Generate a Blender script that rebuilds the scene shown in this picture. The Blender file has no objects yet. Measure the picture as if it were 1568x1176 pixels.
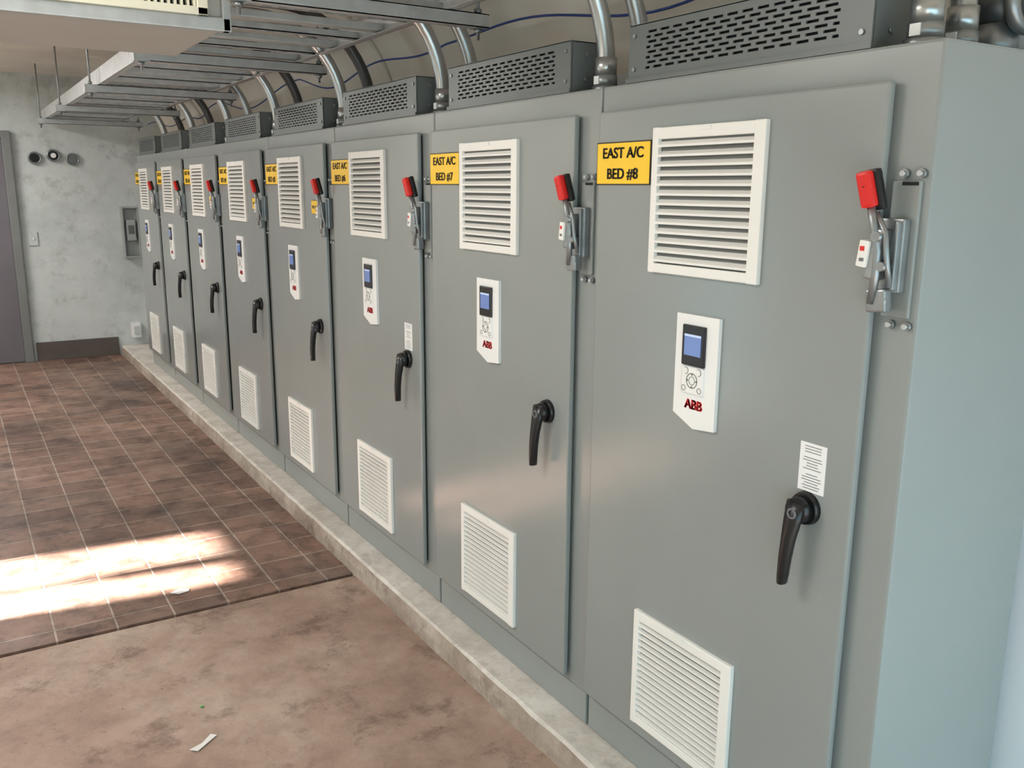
import bpy, bmesh, math, random
from mathutils import Vector, Matrix
random.seed(3)
ZO=1.58            # floor is z=0 ; measurements below are relative to eye height
SC=bpy.context.scene
COL=SC.collection
# ------------------------------------------------------------ materials
def srgb(r,g,b):
    def f(c):
        c/=255
        return c/12.92 if c<=.04045 else ((c+.055)/1.055)**2.4
    return (f(r),f(g),f(b),1)
def mat(name,col,rough=.5,metal=0,var=.06,scale=6,bump=0,bscale=60,spec=.5,emit=None):
    m=bpy.data.materials.new(name); m.use_nodes=True
    nt=m.node_tree; b=nt.nodes['Principled BSDF']
    b.inputs['Roughness'].default_value=rough; b.inputs['Metallic'].default_value=metal
    b.inputs['Specular IOR Level'].default_value=spec
    tc=nt.nodes.new('ShaderNodeTexCoord')
    n=nt.nodes.new('ShaderNodeTexNoise'); n.inputs['Scale'].default_value=scale; n.inputs['Detail'].default_value=5
    nt.links.new(tc.outputs['Object'],n.inputs['Vector'])
    r=nt.nodes.new('ShaderNodeValToRGB')
    r.color_ramp.elements[0].position=.3; r.color_ramp.elements[1].position=.7
    r.color_ramp.elements[0].color=[c*(1-var) for c in col[:3]]+[1]
    r.color_ramp.elements[1].color=[min(1,c*(1+var)) for c in col[:3]]+[1]
    nt.links.new(n.outputs['Fac'],r.inputs[0]); nt.links.new(r.outputs[0],b.inputs['Base Color'])
    if bump:
        n2=nt.nodes.new('ShaderNodeTexNoise'); n2.inputs['Scale'].default_value=bscale
        nt.links.new(tc.outputs['Object'],n2.inputs['Vector'])
        bp=nt.nodes.new('ShaderNodeBump'); bp.inputs['Strength'].default_value=bump; bp.inputs['Distance'].default_value=.01
        nt.links.new(n2.outputs['Fac'],bp.inputs['Height']); nt.links.new(bp.outputs[0],b.inputs['Normal'])
    if emit:
        b.inputs['Emission Color'].default_value=emit[0]; b.inputs['Emission Strength'].default_value=emit[1]
    return m
M={}
M['gray']=mat('cabinet_gray_enamel',srgb(144,149,147),.2,0,.03,3,.012,3.5,spec=.6)
M['graydk']=mat('fan_housing_gray',srgb(104,109,108),.38,.1,.04,5)
M['dark']=mat('dark_recess',srgb(26,27,28),.8)
M['vent']=mat('vent_plastic',srgb(238,236,230),.45,0,.02)
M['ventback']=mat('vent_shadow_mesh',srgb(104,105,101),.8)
M['white']=mat('white_plastic',srgb(238,238,236),.4,0,.02)
M['black']=mat('black_plastic',srgb(24,24,26),.3,0,.05)
M['red']=mat('red_grip',srgb(222,38,34),.35,0,.05)
M['redtxt']=mat('red_print',srgb(225,40,45),.5)
M['yellow']=mat('yellow_label',srgb(255,206,34),.4,0,.02)
M['ink']=mat('black_ink',srgb(40,32,12),.5)
M['inkg']=mat('gray_ink',srgb(110,110,112),.6)
M['screen']=mat('lcd_screen',srgb(108,130,182),.2,0,.02,emit=(srgb(105,140,225),.14))
M['screenw']=mat('lcd_bar',srgb(190,205,235),.2,0,.02,emit=(srgb(190,215,255),.2))
M['steel']=mat('zinc_steel',srgb(150,154,155),.38,.75,.12,25)
M['galv']=mat('galvanized_steel',srgb(188,190,189),.42,.4,.12,18)
M['emt']=mat('emt_conduit',srgb(178,180,179),.28,.8,.1,12)
M['emtdk']=mat('dark_conduit',srgb(84,84,84),.4,.5,.1,12)
M['blue']=mat('blue_cable_jacket',srgb(45,70,140),.5)
M['plaster']=mat('plaster_cream',srgb(228,222,211),.85,0,.08,2.2,.15,14)
M['duct']=mat('duct_paint',srgb(180,177,170),.5,0,.05,4)
M['cream']=mat('cream_grille',srgb(244,237,214),.45,0,.02)
M['bright']=mat('white_wall_paint',srgb(226,232,236),.7,0,.03,2,.1,14)
M['fdoor']=mat('door_paint_plum_gray',srgb(108,104,110),.6,0,.06,3)
M['frame']=mat('door_frame_gray',srgb(120,122,120),.6)
M['boxg']=mat('meter_box_gray',srgb(160,164,162),.6)
M['basebd']=mat('baseboard_dark',srgb(92,84,78),.7,0,.1,6)
M['tube']=mat('fill_lamp_tube',(1,1,1,1),.5,emit=((1,.95,.88,1),4))  # glow of the added ceiling fill fixtures
M['paper']=mat('paper_scrap',srgb(225,220,215),.8)
M['green']=mat('green_plastic',srgb(70,190,90),.5)

def ramp(nt,src,stops):
    r=nt.nodes.new('ShaderNodeValToRGB'); e=r.color_ramp.elements
    e[0].position,e[0].color=stops[0]; e[1].position,e[1].color=stops[-1]
    for p,c in stops[1:-1]:
        q=e.new(p); q.color=c
    nt.links.new(src,r.inputs[0]); return r
def mix(nt,f,a,b,mode='MIX'):
    m=nt.nodes.new('ShaderNodeMix'); m.data_type='RGBA'; m.blend_type=mode
    if isinstance(f,(int,float)): m.inputs[0].default_value=f
    else: nt.links.new(f,m.inputs[0])
    for i,v in ((6,a),(7,b)):
        if isinstance(v,tuple): m.inputs[i].default_value=v
        else: nt.links.new(v,m.inputs[i])
    return m.outputs[2]
def noise(nt,tc,s,d=6,rough=.6):
    n=nt.nodes.new('ShaderNodeTexNoise'); n.inputs['Scale'].default_value=s; n.inputs['Detail'].default_value=d; n.inputs['Roughness'].default_value=rough
    nt.links.new(tc.outputs['Object'],n.inputs['Vector']); return n.outputs['Fac']
def tile_mat():
    m=bpy.data.materials.new('quarry_tile'); m.use_nodes=True; nt=m.node_tree; b=nt.nodes['Principled BSDF']
    tc=nt.nodes.new('ShaderNodeTexCoord')
    br=nt.nodes.new('ShaderNodeTexBrick'); br.offset=0; br.squash=1
    br.inputs['Scale'].default_value=1; br.inputs['Brick Width'].default_value=.2; br.inputs['Row Height'].default_value=.2
    br.inputs['Mortar Size'].default_value=.0048; br.inputs['Mortar Smooth'].default_value=.4; br.inputs['Bias'].default_value=0
    br.inputs['Color1'].default_value=srgb(158,125,108); br.inputs['Color2'].default_value=srgb(128,100,88); br.inputs['Mortar'].default_value=srgb(186,168,154)
    nt.links.new(tc.outputs['Object'],br.inputs['Vector'])
    d=ramp(nt,noise(nt,tc,1.3,8,.68),[(.36,(.28,.28,.29,1)),(.48,(.72,.7,.69,1)),(.62,(1,1,1,1))])
    d2=ramp(nt,noise(nt,tc,11,6,.7),[(.36,(.42,.41,.41,1)),(.52,(1.0,1,1,1))])
    c=mix(nt,.85,br.outputs['Color'],d.outputs[0],'MULTIPLY'); c=mix(nt,.7,c,d2.outputs[0],'MULTIPLY')
    d3=ramp(nt,noise(nt,tc,4.2,8,.75),[(.40,(.38,.37,.37,1)),(.47,(1.0,1,1,1))])
    c=mix(nt,.65,c,d3.outputs[0],'MULTIPLY')
    dust=ramp(nt,noise(nt,tc,2.9,8,.75),[(.5,(0,0,0,1)),(.75,(.4,.4,.4,1))])
    c=mix(nt,dust.outputs[0],c,srgb(162,146,133))
    nt.links.new(c,b.inputs['Base Color'])
    rr=ramp(nt,noise(nt,tc,5),[(.3,(.34,)*3+(1,)),(.7,(.6,)*3+(1,))]); nt.links.new(rr.outputs[0],b.inputs['Roughness'])
    bp=nt.nodes.new('ShaderNodeBump'); bp.inputs['Strength'].default_value=.5; bp.inputs['Distance'].default_value=.004; bp.invert=True
    nt.links.new(br.outputs['Fac'],bp.inputs['Height']); nt.links.new(bp.outputs[0],b.inputs['Normal'])
    return m
def conc_mat(name,c1,c2,c3,s=1.4,bump=.4,rough=.7,stain=.6,fine=.7):
    m=bpy.data.materials.new(name); m.use_nodes=True; nt=m.node_tree; b=nt.nodes['Principled BSDF']
    tc=nt.nodes.new('ShaderNodeTexCoord')
    r=ramp(nt,noise(nt,tc,s,8,.65),[(.32,c1),(.5,c2),(.68,c3)])
    r2=ramp(nt,noise(nt,tc,s*6,6,.7),[(.33,(.62,.6,.58,1)),(.55,(1,1,1,1))])
    c=mix(nt,fine,r.outputs[0],r2.outputs[0],'MULTIPLY')
    r3=ramp(nt,noise(nt,tc,s*2.3,6,.75),[(.36,(.4,.36,.34,1)),(.46,(1,1,1,1))])
    c=mix(nt,stain,c,r3.outputs[0],'MULTIPLY')
    r4=ramp(nt,noise(nt,tc,s*26,3,.6),[(.28,(.4,.38,.37,1)),(.34,(1,1,1,1))])
    c=mix(nt,stain,c,r4.outputs[0],'MULTIPLY')
    nt.links.new(c,b.inputs['Base Color']); b.inputs['Roughness'].default_value=rough
    bp=nt.nodes.new('ShaderNodeBump'); bp.inputs['Strength'].default_value=bump; bp.inputs['Distance'].default_value=.006
    nt.links.new(noise(nt,tc,40,6),bp.inputs['Height']); nt.links.new(bp.outputs[0],b.inputs['Normal'])
    return m
M['tile']=tile_mat()
M['conc']=conc_mat('worn_concrete_floor',srgb(140,114,99),srgb(164,138,122),srgb(184,164,149),1.6,.4,.65,.7,.6)
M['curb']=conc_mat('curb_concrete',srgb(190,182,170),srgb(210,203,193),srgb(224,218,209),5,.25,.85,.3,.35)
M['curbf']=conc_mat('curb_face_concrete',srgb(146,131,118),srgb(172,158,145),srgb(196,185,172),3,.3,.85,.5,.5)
M['farwall']=conc_mat('painted_block_wall',srgb(180,187,185),srgb(200,206,204),srgb(210,215,213),1.5,.25,.7,.38,.18)

# ------------------------------------------------------------ mesh builder
class MB:
    """collects shaped pieces into one mesh, multi material"""
    def __init__(s): s.bm=bmesh.new(); s.mats=[]
    def mi(s,k):
        if k not in s.mats: s.mats.append(k)
        return s.mats.index(k)
    def box(s,x0,x1,y0,y1,z0,z1,k,rot=None,bev=0):
        r=bmesh.ops.create_cube(s.bm,size=1)
        vs=r['verts']
        c=Vector(((x0+x1)/2,(y0+y1)/2,(z0+z1)/2))
        for v in vs: v.co=Vector((v.co.x*(x1-x0),v.co.y*(y1-y0),v.co.z*(z1-z0)))
        if bev:
            es=list({e for v in vs for e in v.link_edges})
            rb=bmesh.ops.bevel(s.bm,geom=es,offset=bev,segments=2,affect='EDGES',profile=.6)
            vs=list({v for f in rb['faces'] for v in f.verts}|{v for v in vs if v.is_valid})
        if rot: 
            for v in vs: v.co=rot@v.co
        for v in vs: v.co+=c
        i=s.mi(k)
        for f in {f for v in vs for f in v.link_faces}: f.material_index=i
        return vs
    def cyl(s,p0,p1,r0,k,r1=None,seg=16):
        p0,p1=Vector(p0),Vector(p1); d=p1-p0
        if r1 is None: r1=r0
        r=bmesh.ops.create_cone(s.bm,cap_ends=True,segments=seg,radius1=r0,radius2=r1,depth=d.length)
        q=Vector((0,0,1)).rotation_difference(d.normalized()).to_matrix()
        i=s.mi(k); vs=r['verts']
        for v in vs: v.co=q@v.co+(p0+p1)/2
        for f in {f for v in vs for f in v.link_faces}:
            f.material_index=i
            if len(f.verts)==4: f.smooth=True
    def prism(s,pts,x0,x1,k):
        a=[s.bm.verts.new((x0,y,z)) for y,z in pts]; b=[s.bm.verts.new((x1,y,z)) for y,z in pts]
        i=s.mi(k); n=len(pts); fs=[s.bm.faces.new(a),s.bm.faces.new(list(reversed(b)))]
        for j in range(n): fs.append(s.bm.faces.new((a[j],b[j],b[(j+1)%n],a[(j+1)%n])))
        for f in fs: f.material_index=i
    def sweep(s,sec,y0,y1,k):
        a=[s.bm.verts.new((x,y0,z)) for x,z in sec]; c=[s.bm.verts.new((x,y1,z)) for x,z in sec]; i=s.mi(k); n=len(sec)
        fs=[s.bm.faces.new(a),s.bm.faces.new(list(reversed(c)))]
        for j in range(n): fs.append(s.bm.faces.new((a[j],c[j],c[(j+1)%n],a[(j+1)%n])))
        for f in fs: f.material_index=i
    def tube(s,pts,r,k,seg=14):
        pts=[Vector(p) for p in pts]; i=s.mi(k); rings=[]
        up=None
        for j,p in enumerate(pts):
            t=(pts[min(j+1,len(pts)-1)]-pts[max(j-1,0)]).normalized()
            if up is None: up=t.orthogonal().normalized()
            up=(up-t*up.dot(t)).normalized(); w=t.cross(up)
            rings.append([s.bm.verts.new(p+r*(math.cos(a)*up+math.sin(a)*w)) for a in [2*math.pi*q/seg for q in range(seg)]])
        for A,B in zip(rings,rings[1:]):
            for q in range(seg):
                f=s.bm.faces.new((A[q],A[(q+1)%seg],B[(q+1)%seg],B[q])); f.material_index=i; f.smooth=True
        for R in (rings[0],rings[-1]):
            f=s.bm.faces.new(R); f.material_index=i
    def torus(s,c,axis,R,r,k,seg=24,rs=8):
        axis=Vector(axis).normalized(); u=axis.orthogonal().normalized(); w=axis.cross(u); c=Vector(c); i=s.mi(k); rings=[]
        for a in [2*math.pi*q/seg for q in range(seg)]:
            d=math.cos(a)*u+math.sin(a)*w
            rings.append([s.bm.verts.new(c+d*(R+r*math.cos(b))+axis*r*math.sin(b)) for b in [2*math.pi*t/rs for t in range(rs)]])
        for q in range(seg):
            A,B=rings[q],rings[(q+1)%seg]
            for t in range(rs):
                f=s.bm.faces.new((A[t],B[t],B[(t+1)%rs],A[(t+1)%rs])); f.material_index=i; f.smooth=True
    def mesh(s,name,dz=ZO):
        bmesh.ops.recalc_face_normals(s.bm,faces=s.bm.faces)
        me=bpy.data.meshes.new(name)
        for v in s.bm.verts: v.co.z+=dz
        s.bm.to_mesh(me); s.bm.free()
        for k in s.mats: me.materials.append(M[k])
        return me
    def obj(s,name,parent=None,dz=ZO):
        return link(s.mesh(name,dz),name,parent)
def link(me,name,parent=None):
    o=bpy.data.objects.new(name,me); COL.objects.link(o)
    if parent: o.parent=parent
    return o
def empty(name,loc=(0,0,0)):
    e=bpy.data.objects.new(name,None); e.empty_display_size=.1; e.location=loc; COL.objects.link(e); return e

# ------------------------------------------------------------ room shell
YF=8.15; XL=-2.7; XB=.50; YB=-2.6; ZC=.95; Y0=YB+1.1
b=MB(); b.box(XL-.1,XB+.1,2.305,YF+.1,-ZO-.1,-ZO,'tile'); b.obj('floor_tiled')
b=MB(); b.box(XL-2,XB+1.2,YB,2.28,-ZO-.1,-ZO,'conc')
b.box(XL-.1,-.1,2.28,2.305,-ZO-.1,-ZO-.012,'dark'); b.obj('floor')
# far wall
b=MB(); b.box(XL-.1,XB+.1,YF,YF+.12,-ZO,ZC+.1,'farwall'); b.obj('wall_far')
# left wall: narrow window (sun streaks on the tiles)
wy0,wym0,wym1,wy1=2.78,2.97,3.08,3.38; wzt=1.955-ZO; wzb=-ZO+.25
b=MB()
b.box(XL-.12,XL,Y0,wy0,-ZO,ZC+.1,'plaster'); b.box(XL-.12,XL,wy1,YF,-ZO,ZC+.1,'plaster')
b.box(XL-.12,XL,wy0,wy1,wzt,ZC+.1,'plaster'); b.box(XL-.12,XL,wy0,wy1,-ZO,wzb,'plaster')
b.obj('wall_left')
b=MB(); b.prism([(wym0,wzt),(wym1,wzt),(wym1-.01,wzt-.35),(wym1-.04,wzt-.62),(wym1-.045,wzb),(wym0+.045,wzb),(wym0+.04,wzt-.62),(wym0+.01,wzt-.35)],XL-.08,XL-.04,'frame'); b.obj('window_1')
# unseen header added behind the camera, blocks upper sky from the cabinet side
b=MB(); b.box(XL-.12,XB+.12,Y0-.12,Y0,.10,ZC+.1,'plaster'); b.obj('added_sky_header')
# right wall + cove
b=MB(); b.box(XB,XB+.12,Y0,YF,-ZO,.36,'bright' ); o=b.obj('wall_right')
b=MB()
prof=[]
n=18
for i in range(n+1):
    a=math.pi/2*i/n
    prof.append((XB-.85*(1-math.cos(a)), .36+(ZC-.36)*math.sin(a)))
i0=b.mi('plaster')
ys=[Y0,YF]
va=[[b.bm.verts.new((x,y,z)) for x,z in prof] for y in ys]; vb=[[b.bm.verts.new((x+.1,y,z+.1)) for x,z in prof] for y in ys]
for i in range(n):
    for q,fl in ((va,0),(vb,1)):
        f=b.bm.faces.new((q[0][i],q[0][i+1],q[1][i+1],q[1][i])); f.smooth=True
b.obj('ceiling_cove')
b=MB(); b.box(XL-.1,XB-.85,Y0,YF+.1,ZC,ZC+.1,'plaster'); b.obj('ceiling')
# arched seams on the cove
for j,y in enumerate([1.25,3.05,4.85,6.65]):
    b=MB(); b.tube([(x-.004,y,z-.004) for x,z in prof],.012,'plaster',8); b.obj('trim_%d'%(j+1))
# concrete curb (irregular)
b=MB(); bm=b.bm; N=110; rows=[]
for i in range(N+1):
    y=Y0+(YF-.01-Y0)*i/N
    j=lambda s: random.uniform(-s,s)
    rows.append([bm.verts.new(p) for p in [(-.088+j(.003),y,-ZO-.02),(-.084+j(.003),y,-ZO+.04+j(.003)),(-.076+j(.003),y,-1.507+j(.002)),(-.066+j(.002),y,-1.499+j(.001)),(XB-.004,y,-1.497),(XB-.004,y,-ZO-.02)]])
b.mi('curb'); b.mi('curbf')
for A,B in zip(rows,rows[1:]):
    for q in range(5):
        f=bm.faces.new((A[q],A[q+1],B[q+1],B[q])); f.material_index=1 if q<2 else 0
bm.faces.new(rows[0]); bm.faces.new(rows[-1]); b.obj('concrete_curb')
# baseboard far, door far
b=MB(); b.box(-.80,-.1,YF-.02,YF,-ZO,-ZO+.17,'basebd',bev=.004); b.obj('baseboard_far')
e=empty('door_1')
b=MB(); b.box(-1.80,-.90,YF-.03,YF,-ZO+.01,.40,'fdoor',bev=.004)
b.box(-.90,-.83,YF-.06,YF,-ZO,.46,'frame',bev=.006); b.box(-1.87,-1.80,YF-.06,YF,-ZO,.46,'frame',bev=.006); b.box(-1.80,-.90,YF-.06,YF,.40,.46,'frame')
b.cyl((-1.7,YF-.08,-.6),(-1.7,YF-.03,-.6),.025,'steel'); b.obj('leaf_and_frame',e)

# ------------------------------------------------------------ cabinet parts (shared meshes)
PW=.9
def body():
    b=MB()
    y0,y1=-.078,.818
    X0,X1=.02,XB-.04
    b.box(X0,X1,y0,y1,-1.395,.243,'gray',bev=.006)
    b.box(X0+.004,X1,y0+.004,y1-.004,-1.495,-1.398,'gray',bev=.004)
    return b.mesh('cabinet_body')
def door():
    b=MB(); b.box(-.004,.012,0,.80,-1.371,.182,'gray',bev=.005)
    b.box(.010,.022,.012,.788,-1.36,.17,'dark')
    return b.mesh('cabinet_door')
def vent(z0,z1,n,lo):
    b=MB(); y0,y1=.257,.588; X=-.003
    fw=.030; xo=-.016
    b.box(xo,X,y0,y0+fw,z0,z1,'vent',bev=.003); b.box(xo,X,y1-.020,y1,z0,z1,'vent',bev=.003)
    b.box(xo+.0006,X,y0+.012,y1-.010,z1-.026,z1-.0008,'vent',bev=.003); b.box(xo+.0006,X,y0+.012,y1-.010,z0+.0008,z0+.022,'vent',bev=.003)
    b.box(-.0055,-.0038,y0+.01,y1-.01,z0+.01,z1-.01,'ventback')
    a,c=z0+.022,z1-.026; p=(c-a)/n
    for i in range(n):
        zc=a+p*(i+.5)
        if lo: sec=[(-.006,zc+p*.10),(-.0155,zc-p*.02),(-.0155,zc-p*.30),(-.0135,zc-p*.30),(-.006,zc-p*.12)]
        else: sec=[(-.005,zc+p*.30),(-.0155,zc-p*.08),(-.0155,zc-p*.32),(-.0130,zc-p*.32),(-.005,zc+p*.04)]
        b.sweep(sec,y0+.02,y1-.012,'vent')
    b.box(-.0185,-.0155,.405,.44,z1-.012,z1-.003,'vent')
    return b.mesh('vent')
def panel():
    b=MB()
    b.prism([(.483,-.266),(.353,-.266),(.353,-.513),(.418,-.520),(.483,-.492)],-.013,-.004,'white')
    b.box(-.019,-.012,.388,.458,-.378,-.288,'black',bev=.003)
    b.box(-.020,-.0185,.398,.449,-.355,-.308,'screen')
    b.box(-.0204,-.0198,.398,.449,-.313,-.308,'screenw')
    b.box(-.017,-.012,.388,.458,-.442,-.380,'white',bev=.004)
    for y in (.403,.443): b.cyl((-.0165,y,-.390),(-.019,y,-.390),.007,'vent'); b.torus((-.0172,y,-.390),(1,0,0),.0075,.0007,'ventback',16,6)
    b.torus((-.0172,.423,-.411),(1,0,0),.0165,.0009,'ventback'); b.torus((-.0172,.423,-.411),(1,0,0),.009,.0007,'ventback',16,6)
    for y in (.399,.448): b.torus((-.0172,y,-.43),(1,0,0),.006,.0007,'ventback',16,6)
    for y,z in ((.423,-.3975),(.423,-.4245),(.4095,-.411),(.4365,-.411)): b.cyl((-.0165,y,z),(-.0178,y,z),.002,'ventback',seg=8)
    return b.mesh('drive_keypad_panel')
def handle():
    b=MB(); y,z=.10,-.606
    b.cyl((-.004,y,z),(-.016,y,z),.034,'black',.031,24); b.cyl((-.016,y,z),(-.038,y,z),.027,'black',.024,24)
    b.cyl((-.038,y,z),(-.042,y,z),.018,'black',.012,20)
    P=[(-.032,z+.018,.023),(-.037,z-.02,.020),(-.042,z-.06,.015),(-.044,z-.10,.0125),(-.043,z-.135,.0105),(-.041,z-.155,.008)]
    rings=[]
    for q,(x,zz,w) in enumerate(P):
        t=.009; yc=y+.003*q
        rings.append([b.bm.verts.new(v) for v in [(x-t,yc-w*.8,zz),(x-t-.003,yc,zz),(x-t,yc+w*.8,zz),(x,yc+w,zz),(x+t,yc+w*.7,zz),(x+t,yc-w*.7,zz),(x,yc-w,zz)]])
    i=b.mi('black')
    for A,B in zip(rings,rings[1:]):
        for q in range(7):
            f=b.bm.faces.new((A[q],A[(q+1)%7],B[(q+1)%7],B[q])); f.material_index=i; f.smooth=True
    for R in (rings[0],rings[-1]): b.bm.faces.new(R).material_index=i
    b.torus((-.047,y,z-.004),(1,0,0),.009,.0022,'inkg',16,6)
    return b.mesh('door_handle')
def latch():
    b=MB()
    b.box(-.008,.010,-.044,.006,-.170,-.045,'steel',bev=.003)
    b.box(-.018,.012,-.040,-.034,-.165,-.050,'steel',bev=.002)
    R=Matrix.Rotation(math.radians(7),3,'X')
    b.box(-.036,-.008,-.020,.004,-.150,-.062,'steel',rot=R,bev=.005)
    b.box(-.042,-.022,-.002,.018,-.128,-.082,'vent',rot=R,bev=.003)
    b.box(-.0425,-.0415,.004,.013,-.100,-.092,'red'); b.box(-.0425,-.0415,.004,.013,-.118,-.112,'inkg')
    b.cyl((-.042,-.014,-.075),(-.01,-.014,-.075),.009,'steel'); b.cyl((-.038,-.026,-.125),(-.01,-.026,-.125),.008,'steel')
    b.tube([(-.026,-.006,-.19),(-.030,-.014,-.14),(-.032,-.016,-.10),(-.034,-.006,-.06),(-.036,.004,-.02)],.0075,'steel',10)
    b.tube([(-.018,-.034,-.16),(-.03,-.034,-.12),(-.03,-.026,-.07),(-.03,-.006,-.035)],.005,'steel',8)
    b.box(-.028,-.006,-.034,.004,-.205,-.165,'steel',rot=Matrix.Rotation(math.radians(-6),3,'X'),bev=.004)
    b.torus((-.024,-.022,-.185),(1,0,0),.010,.0035,'steel')
    R=Matrix.Rotation(math.radians(-10),3,'X')@Matrix.Rotation(math.radians(-10),3,'Y')
    b.box(-.054,-.036,-.006,.020,-.028,.034,'red',rot=R,bev=.006)
    b.box(-.037,-.020,-.012,.016,-.032,.038,'black',rot=R,bev=.006)
    b.cyl((-.055,.008,.010),(-.052,.008,.010),.004,'dark',seg=12)
    for v in b.bm.verts: v.co.y-=.010
    # backing plate on the cabinet flange
    b.box(.012,.0205,-.064,-.010,-.215,.018,'gray',bev=.003)
    b.box(.0105,.013,-.060,-.030,.010,.016,'dark')
    for y,z in ((-.03,.030),(-.062,.030),(-.03,-.228),(-.062,-.228)):
        b.cyl((.020,y,z),(.012,y,z),.008,'steel',seg=12); b.cyl((.013,y,z),(.006,y,z),.005,'galv',seg=6)
    return b.mesh('disconnect_handle')
def fan():
    b=MB(); y0,y1,z0,z1=.072,.736,.2435,.372; xf,xb=.03,.16
    b.box(xf+.006,xb,y0,y0+.004,z0,z1,'graydk'); b.box(xf+.006,xb,y1-.004,y1,z0,z1,'graydk'); b.box(xf,xb,y0,y1,z1-.004,z1,'graydk',bev=.001)
    b.box(xb-.004,xb,y0,y1,z0,z1,'graydk'); b.box(xf+.01,xf+.012,y0+.003,y1-.003,z0,z1-.004,'dark')
    a0,a1=y0+.07,y1-.06; c0,c1=z0+.022,z1-.018
    b.box(xf,xf+.004,y0,a0,z0,z1,'graydk'); b.box(xf,xf+.004,a1,y1,z0,z1,'graydk'); b.box(xf,xf+.004,a0,a1,z0,c0,'graydk'); b.box(xf,xf+.004,a0,a1,c1,z1,'graydk')
    R=8; C=13; ph=(c1-c0)/R; pw=(a1-a0)/C
    for r in range(R):
        z=c0+ph*r
        b.box(xf,xf+.004,a0,a1,z,z+ph*.5,'graydk')
        off=0 if r%2 else pw*.5
        for c in range(C+1):
            y=a0+pw*c+off
            if y-.005<a1: b.box(xf,xf+.004,max(a0,y-.006),min(a1,y+.006),z+ph*.5,z+ph,'graydk')
    b.box(xf-.006,xf,y0-.004,y1+.004,z0,z0+.010,'graydk')
    for y in (y0+.02,y1-.02):
        for z in (z0+.03,z1-.025): b.cyl((xf,y,z),(xf-.004,y,z),.005,'steel',seg=10)
    for z in (z0+.035,z1-.03): b.cyl((xf+.05,y0,z),(xf+.05,y0-.005,z),.006,'steel',seg=10)
    return b.mesh('cooling_fan_housing')
def sticker():
    b=MB(); b.box(-.0052,-.0038,.063,.125,-.572,-.475,'white')
    for i in range(16):
        z=-.481-i*.0056
        if i in (3,9): continue
        m=random.uniform(.006,.012) if i in (0,1,4,5) else random.uniform(.007,.018)
        b.box(-.0056,-.005,.063+m,.125-m,z-.0014,z,'inkg')
    return b.mesh('instruction_sticker')
def lab(yc,zc,w,h,border=.003):
    b=MB(); b.box(-.0062,-.0038,yc-w/2,yc+w/2,zc-h/2,zc+h/2,'ink'); b.box(-.0068,-.006,yc-w/2+border,yc+w/2-border,zc-h/2+border,zc+h/2-border,'yellow')
    return b.mesh('name_label')
def text(body,yc,zc,size,m,parent,name,off=.0008,x=-.0075,sx=1):
    c=bpy.data.curves.new(name,'FONT'); c.body=body; c.size=size; c.align_x='CENTER'; c.align_y='CENTER'; c.offset=off; c.extrude=.0002; c.space_line=1.15
    c.materials.append(M[m]); o=bpy.data.objects.new(name,c); COL.objects.link(o); o.parent=parent
    o.matrix_local=Matrix(((0,0,-1,x),(-1,0,0,yc),(0,1,0,zc+ZO),(0,0,0,1)))@Matrix.Diagonal((sx,1,1,1))
    return o
def conduit(x,dark=False,h=.31,zt=.665):
    b=MB(); y=-.0; k='emtdk' if dark else 'emt'
    R=zt-h; pts=[(x,y,.246),(x,y,.28),(x,y,h)]
    for i in range(1,15):
        a=math.pi/2*i/14; pts.append((x-R*(1-math.cos(a)),y,h+R*math.sin(a)))
    pts.append((-.36,y,zt)); r=.023
    b.tube(pts,r,k)
    b.cyl((x,y,.244),(x,y,.258),.036,'steel',seg=8); b.cyl((x,y,.258),(x,y,.285),.030,'steel',seg=20); b.cyl((x,y,.285),(x,y,.328),.0275,'emt',seg=20)
    b.box(x-.031,x-.028,y-.010,y+.010,.262,.282,'white')
    return b.mesh('conduit_pipe')
ms=dict(body=body(),door=door(),vt=vent(-.185,.135,13,0),vl=vent(-1.335,-1.025,16,1),pan=panel(),han=handle(),lat=latch(),fan=fan(),st=sticker(),lb=lab(.702,.06,.200,.100),tag=lab(.115,-.085,.085,.06,.002))
mc=[conduit(.105),conduit(.24,h=.32,zt=.72),conduit(.24,True,h=.32,zt=.72)]
for k in range(8,0,-1):
    yo=(8-k)*PW
    e=empty('electrical_cabinet',(0,yo,0))
    link(ms['body'],'body',e); link(ms['door'],'door',e)
    link(ms['vt'],'upper_vent',e); link(ms['vl'],'lower_vent',e); link(ms['pan'],'keypad_panel',e)
    link(ms['han'],'door_handle',e); link(ms['lat'],'disconnect_handle',e); link(ms['fan'],'cooling_fan_housing',e)
    link(ms['lb'],'name_label',e)
    for q in (-.0009,0,.0009):
        text('EAST A/C',.702+q,.083,.0345,'ink',e,'label_text',.0005,sx=1.06)
        text('BED #%d'%k,.702+q,.035,.0345,'ink',e,'label_text',.0005,sx=1.06)
    for q in (-.0012,-.0004,.0004,.0012): text('ABB',.418+q,-.466,.030,'redtxt',e,'logo_text',.0006,-.0136)
    if k in (8,6): link(ms['st'],'instruction_sticker',e)
    if k<=5: link(ms['tag'],'number_tag',e); text('BED #%d'%k,.115,-.085,.018,'ink',e,'tag_text',.0004)
    p=link(mc[0],'conduit_pipe'); p.location=(0,yo+.02,0)
    p=link(mc[1 if k in (8,7,6,3) else 2],'conduit_pipe'); p.location=(0,yo+.04,0)
# elbow fitting on near cabinet
b=MB(); y,z=.02,.33
b.cyl((.37,y+.03,.244),(.37,y+.03,.31),.04,'steel',seg=20); b.torus((.37,y-.02,.345),(0,1,0),.045,.014,'steel'); b.cyl((.37,y-.01,.345),(.37,y+.07,.345),.047,'emtdk',seg=24)
b.obj('conduit_elbow_fitting')

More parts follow.
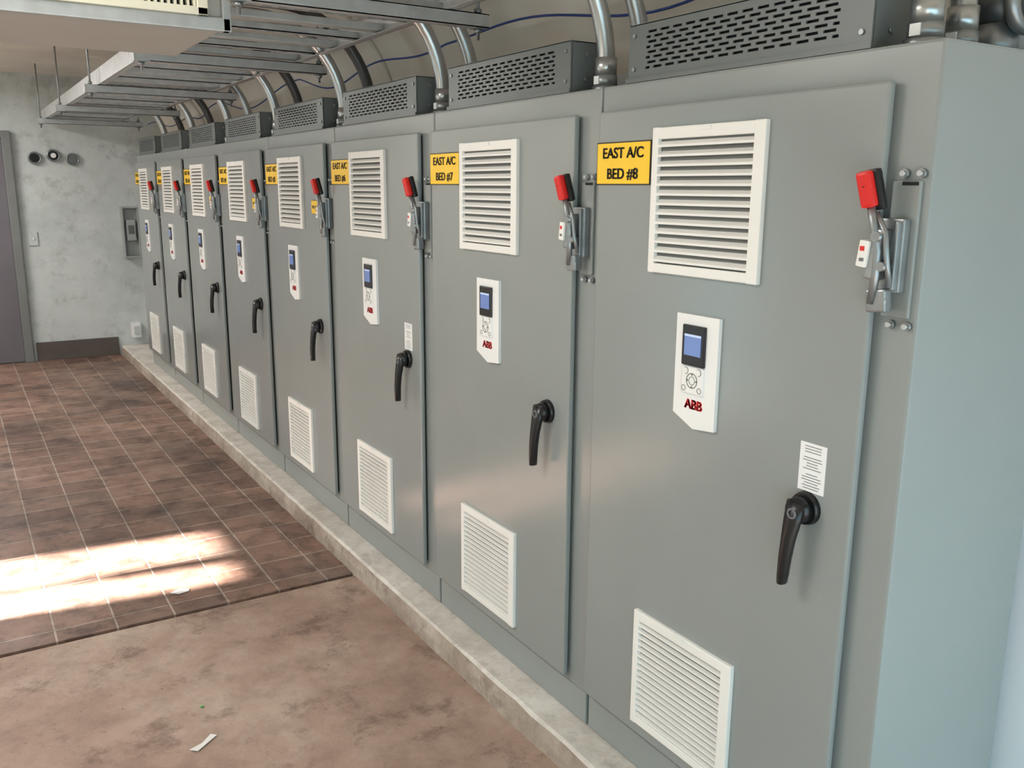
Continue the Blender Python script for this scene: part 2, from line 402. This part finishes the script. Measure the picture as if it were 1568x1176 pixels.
# ------------------------------------------------------------ cable tray & supports
tr=empty('cable_tray')
b=MB(); TZ=.532; XA,XC=-.60,.02
for x,s in ((XA,1),(XC,-1)):
    b.box(x-.002,x+.002,.2,8.05,TZ,TZ+.08,'galv'); b.box(min(x,x+s*.03),max(x,x+s*.03),.2,8.05,TZ,TZ+.003,'galv'); b.box(min(x,x+s*.03),max(x,x+s*.03),.2,8.05,TZ+.077,TZ+.08,'galv')
b.obj('side_rails',tr)
b=MB(); y=.3
i=0
while y<8:
    w=.036
    if i%2:
        b.box(XA,XC,y,y+.009,TZ+.012,TZ+.016,'galv'); b.box(XA,XC,y+w-.009,y+w,TZ+.012,TZ+.016,'galv')
        x=XA
        while x<XC-.01:
            b.box(x,x+.022,y,y+w,TZ+.0121,TZ+.0159,'galv'); x+=.05
        b.box(XA,XC,y+.002,y+w-.002,TZ+.035,TZ+.037,'dark')
        b.box(XA,XC,y,y+.002,TZ+.012,TZ+.036,'galv'); b.box(XA,XC,y+w-.002,y+w,TZ+.012,TZ+.036,'galv')
    else:
        b.box(XA,XC,y,y+w+.02,TZ+.012,TZ+.036,'galv',bev=.003)
    y+=.225; i+=1
b.obj('rungs',tr)
for y in (.12,1.58,3.0,4.47,5.95,7.4):
    e=empty('trapeze_hanger',(0,y,0))
    b=MB(); z0,z1=.49,.531; xa,xb=XA-.01,.135
    b.box(xa,xb,-.0205,.0205,z0,z0+.003,'galv'); b.box(xa,xb,-.0205,-.0175,z0,z1,'galv'); b.box(xa,xb,.0175,.0205,z0,z1,'galv')
    b.box(xa,xb,-.0205,-.010,z1-.003,z1,'galv'); b.box(xa,xb,.010,.0205,z1-.003,z1,'galv')
    b.box(xa+.005,xb-.005,-.011,.011,z1-.006,z1-.004,'dark')
    b.box(xa-.06,xa,-.0205,.0205,z0,z1,'galv'); b.obj('strut',e)
    b=MB()
    for x in (xa-.03,xb-.03):
        zt=ZC if x<0 else .885
        b.cyl((x,0,z0-.035),(x,0,zt),.0055,'steel',seg=8); b.cyl((x,0,z0-.014),(x,0,z0-.002),.012,'steel',seg=6); b.box(x-.018,x+.018,-.018,.018,z0-.003,z0,'steel')
        b.cyl((x,0,z1+.003),(x,0,z1+.015),.012,'steel',seg=6)
    b.obj('threaded_rods',e)
# blue low-voltage cable draped along cove
b=MB(); pts=[]
for i in range(120):
    y=-.3+i*8.2/119; pts.append((.30+.03*math.sin(y*2.1),y,.55-.05*abs(math.sin((y-.3)*math.pi/1.8))+.03*math.sin(y*5)))
b.tube(pts,.004,'blue',6); b.obj('blue_data_cable')

# ------------------------------------------------------------ supply duct with register
e=empty('air_supply_duct')
b=MB(); x1=-.645;x0=-2.4; y0,y1=1.73,2.35; z0,z1=.435,ZC
b.box(x0,x1,y0,y1,z0,z1,'duct',bev=.006); b.box(x0,x1+.018,y0-.02,y0+.01,z0-.006,z0+.03,'galv',bev=.003); b.box(x1-.004,x1+.02,y0-.02,y0+.02,z0-.006,z1,'galv',bev=.003)
b.box(x1-.002,x1+.006,y1-.03,y1,z0,z1,'galv'); b.obj('duct_box',e)
b=MB(); gx0,gx1,gz0,gz1=-1.5,-.69,.465,.80; yy=y0-.03
b.box(gx0,gx1,yy,y0,gz0,gz0+.022,'cream',bev=.003); b.box(gx0,gx1,yy,y0,gz1-.03,gz1,'cream',bev=.003); b.box(gx0,gx0+.03,yy,y0,gz0,gz1,'cream',bev=.003); b.box(gx1-.03,gx1,yy,y0,gz0,gz1,'cream',bev=.003)
b.box(gx0+.02,gx1-.02,y0-.004,y0-.001,gz0+.01,gz1-.02,'dark')
x=gx0+.04
while x<gx1-.035: b.box(x,x+.007,yy+.006,y0-.004,gz0+.015,gz1-.02,'cream'); x+=.017
b.obj('register_grille',e)

# ------------------------------------------------------------ far wall fittings
for j,x in enumerate((-.655,-.505,-.35)):
    b=MB(); z=(.235,.26,.23)[j]
    b.cyl((x,YF,z),(x,YF-.03,z),.055,'graydk',seg=24); b.torus((x,YF-.03,z),(0,1,0),.048,.007,'steel'); b.cyl((x,YF-.03,z),(x,YF-.034,z),.038,('dark','dark','graydk')[j],seg=20)
    if j==1: b.cyl((x,YF-.034,z),(x,YF-.05,z),.022,'white')
    b.obj('wall_pipe_stub')
b=MB(); b.box(.01,.023,YF-.09,YF,-.66,-.19,'boxg',bev=.003); b.box(.145,.158,YF-.09,YF,-.66,-.19,'boxg',bev=.003)
b.box(.02,.148,YF-.09,YF,-.203,-.19,'boxg'); b.box(.02,.148,YF-.09,YF,-.66,-.647,'boxg'); b.box(.02,.148,YF-.03,YF,-.65,-.20,'boxg')
b.box(.045,.125,YF-.08,YF-.03,-.50,-.31,'boxg',bev=.004); b.box(.06,.11,YF-.084,YF-.079,-.44,-.36,'graydk'); b.obj('wall_control_box')
b=MB(); b.box(-.765,-.695,YF-.012,YF,-.53,-.41,'farwall',bev=.003); b.box(-.735,-.725,YF-.02,YF-.012,-.48,-.46,'white'); b.obj('light_switch')
b=MB(); b.box(.02,.10,YF-.09,YF,-1.42,-1.28,'white',bev=.006); b.box(.035,.085,YF-.10,YF-.09,-1.39,-1.31,'farwall',bev=.002); b.obj('wall_outlet_box')
# litter
def scrap(pts,k,name,dx=0,dy=0):
    b=MB(); vs=[b.bm.verts.new((x+dx,y+dy,-ZO+.001+random.uniform(0,.006))) for x,y in pts]; f=b.bm.faces.new(vs); b.mi(k)
    r=bmesh.ops.extrude_face_region(b.bm,geom=[f])
    for v in r['geom']:
        if isinstance(v,bmesh.types.BMVert): v.co.z+=.002
    b.obj(name)
scrap([(-.87,1.30),(-.83,1.32),(-.80,1.345),(-.785,1.335),(-.81,1.315),(-.85,1.285)],'paper','paper_scrap',-.075,.11)
scrap([(-.74,2.62),(-.70,2.64),(-.665,2.63),(-.67,2.61),(-.71,2.60)],'paper','paper_scrap',-.04,-.13)
scrap([(-.848,1.52),(-.842,1.527),(-.835,1.52),(-.842,1.513)],'green','green_wire_scrap',-.02,.10)

# ------------------------------------------------------------ lights
for y,en in ((1.2,35),(4.6,37),(7.0,40)):  # out-of-view ceiling fixtures, added to fill the room with light
    e=empty('added_fill_fixture',(0,y,0))
    b=MB(); b.box(-1.98,-1.82,-.45,.45,ZC-.06,ZC,'white',bev=.008)
    for x in (-1.94,-1.86): b.cyl((x,-.42,ZC-.08),(x,.42,ZC-.08),.014,'tube',seg=12)
    b.obj('fill_fixture_body',e)
    l=bpy.data.lights.new('fill_lamp','AREA'); l.shape='RECTANGLE'; l.size=.3; l.size_y=.9; l.energy=en; l.color=(1,.985,.965)
    o=bpy.data.objects.new('fill_lamp',l); COL.objects.link(o); o.parent=e; o.location=(-1.9,0,ZC+ZO-.12)
l=bpy.data.lights.new('sun','SUN'); l.energy=62; l.angle=math.radians(2.2); l.color=(1,.94,.88)
o=bpy.data.objects.new('sun',l); COL.objects.link(o)
el=math.radians(40); d=Vector((.94,-.12,0)).normalized()*math.cos(el)+Vector((0,0,-math.sin(el)))
o.rotation_euler=d.to_track_quat('-Z','Y').to_euler()
w=bpy.data.worlds.new('World'); SC.world=w; w.use_nodes=True
bg=w.node_tree.nodes['Background']; bg.inputs[0].default_value=(.58,.88,1,1); bg.inputs[1].default_value=2.9

# ------------------------------------------------------------ camera
f,yaw,pit,roll=1364.25386,.55937,.21585,.0072
fw=Vector((math.sin(yaw)*math.cos(pit),math.cos(yaw)*math.cos(pit),-math.sin(pit)))
R=Vector((math.cos(yaw),-math.sin(yaw),0)); U=R.cross(fw)
r2=R*math.cos(roll)+U*math.sin(roll); u2=-R*math.sin(roll)+U*math.cos(roll)
c=bpy.data.cameras.new('camera'); c.sensor_width=36; c.lens=f/1568*36; c.clip_start=.02
o=bpy.data.objects.new('camera',c); COL.objects.link(o)
o.matrix_world=Matrix(((r2.x,u2.x,-fw.x,-1.37075),(r2.y,u2.y,-fw.y,-.99349),(r2.z,u2.z,-fw.z,ZO),(0,0,0,1)))
SC.camera=o
SC.view_settings.view_transform='Standard'
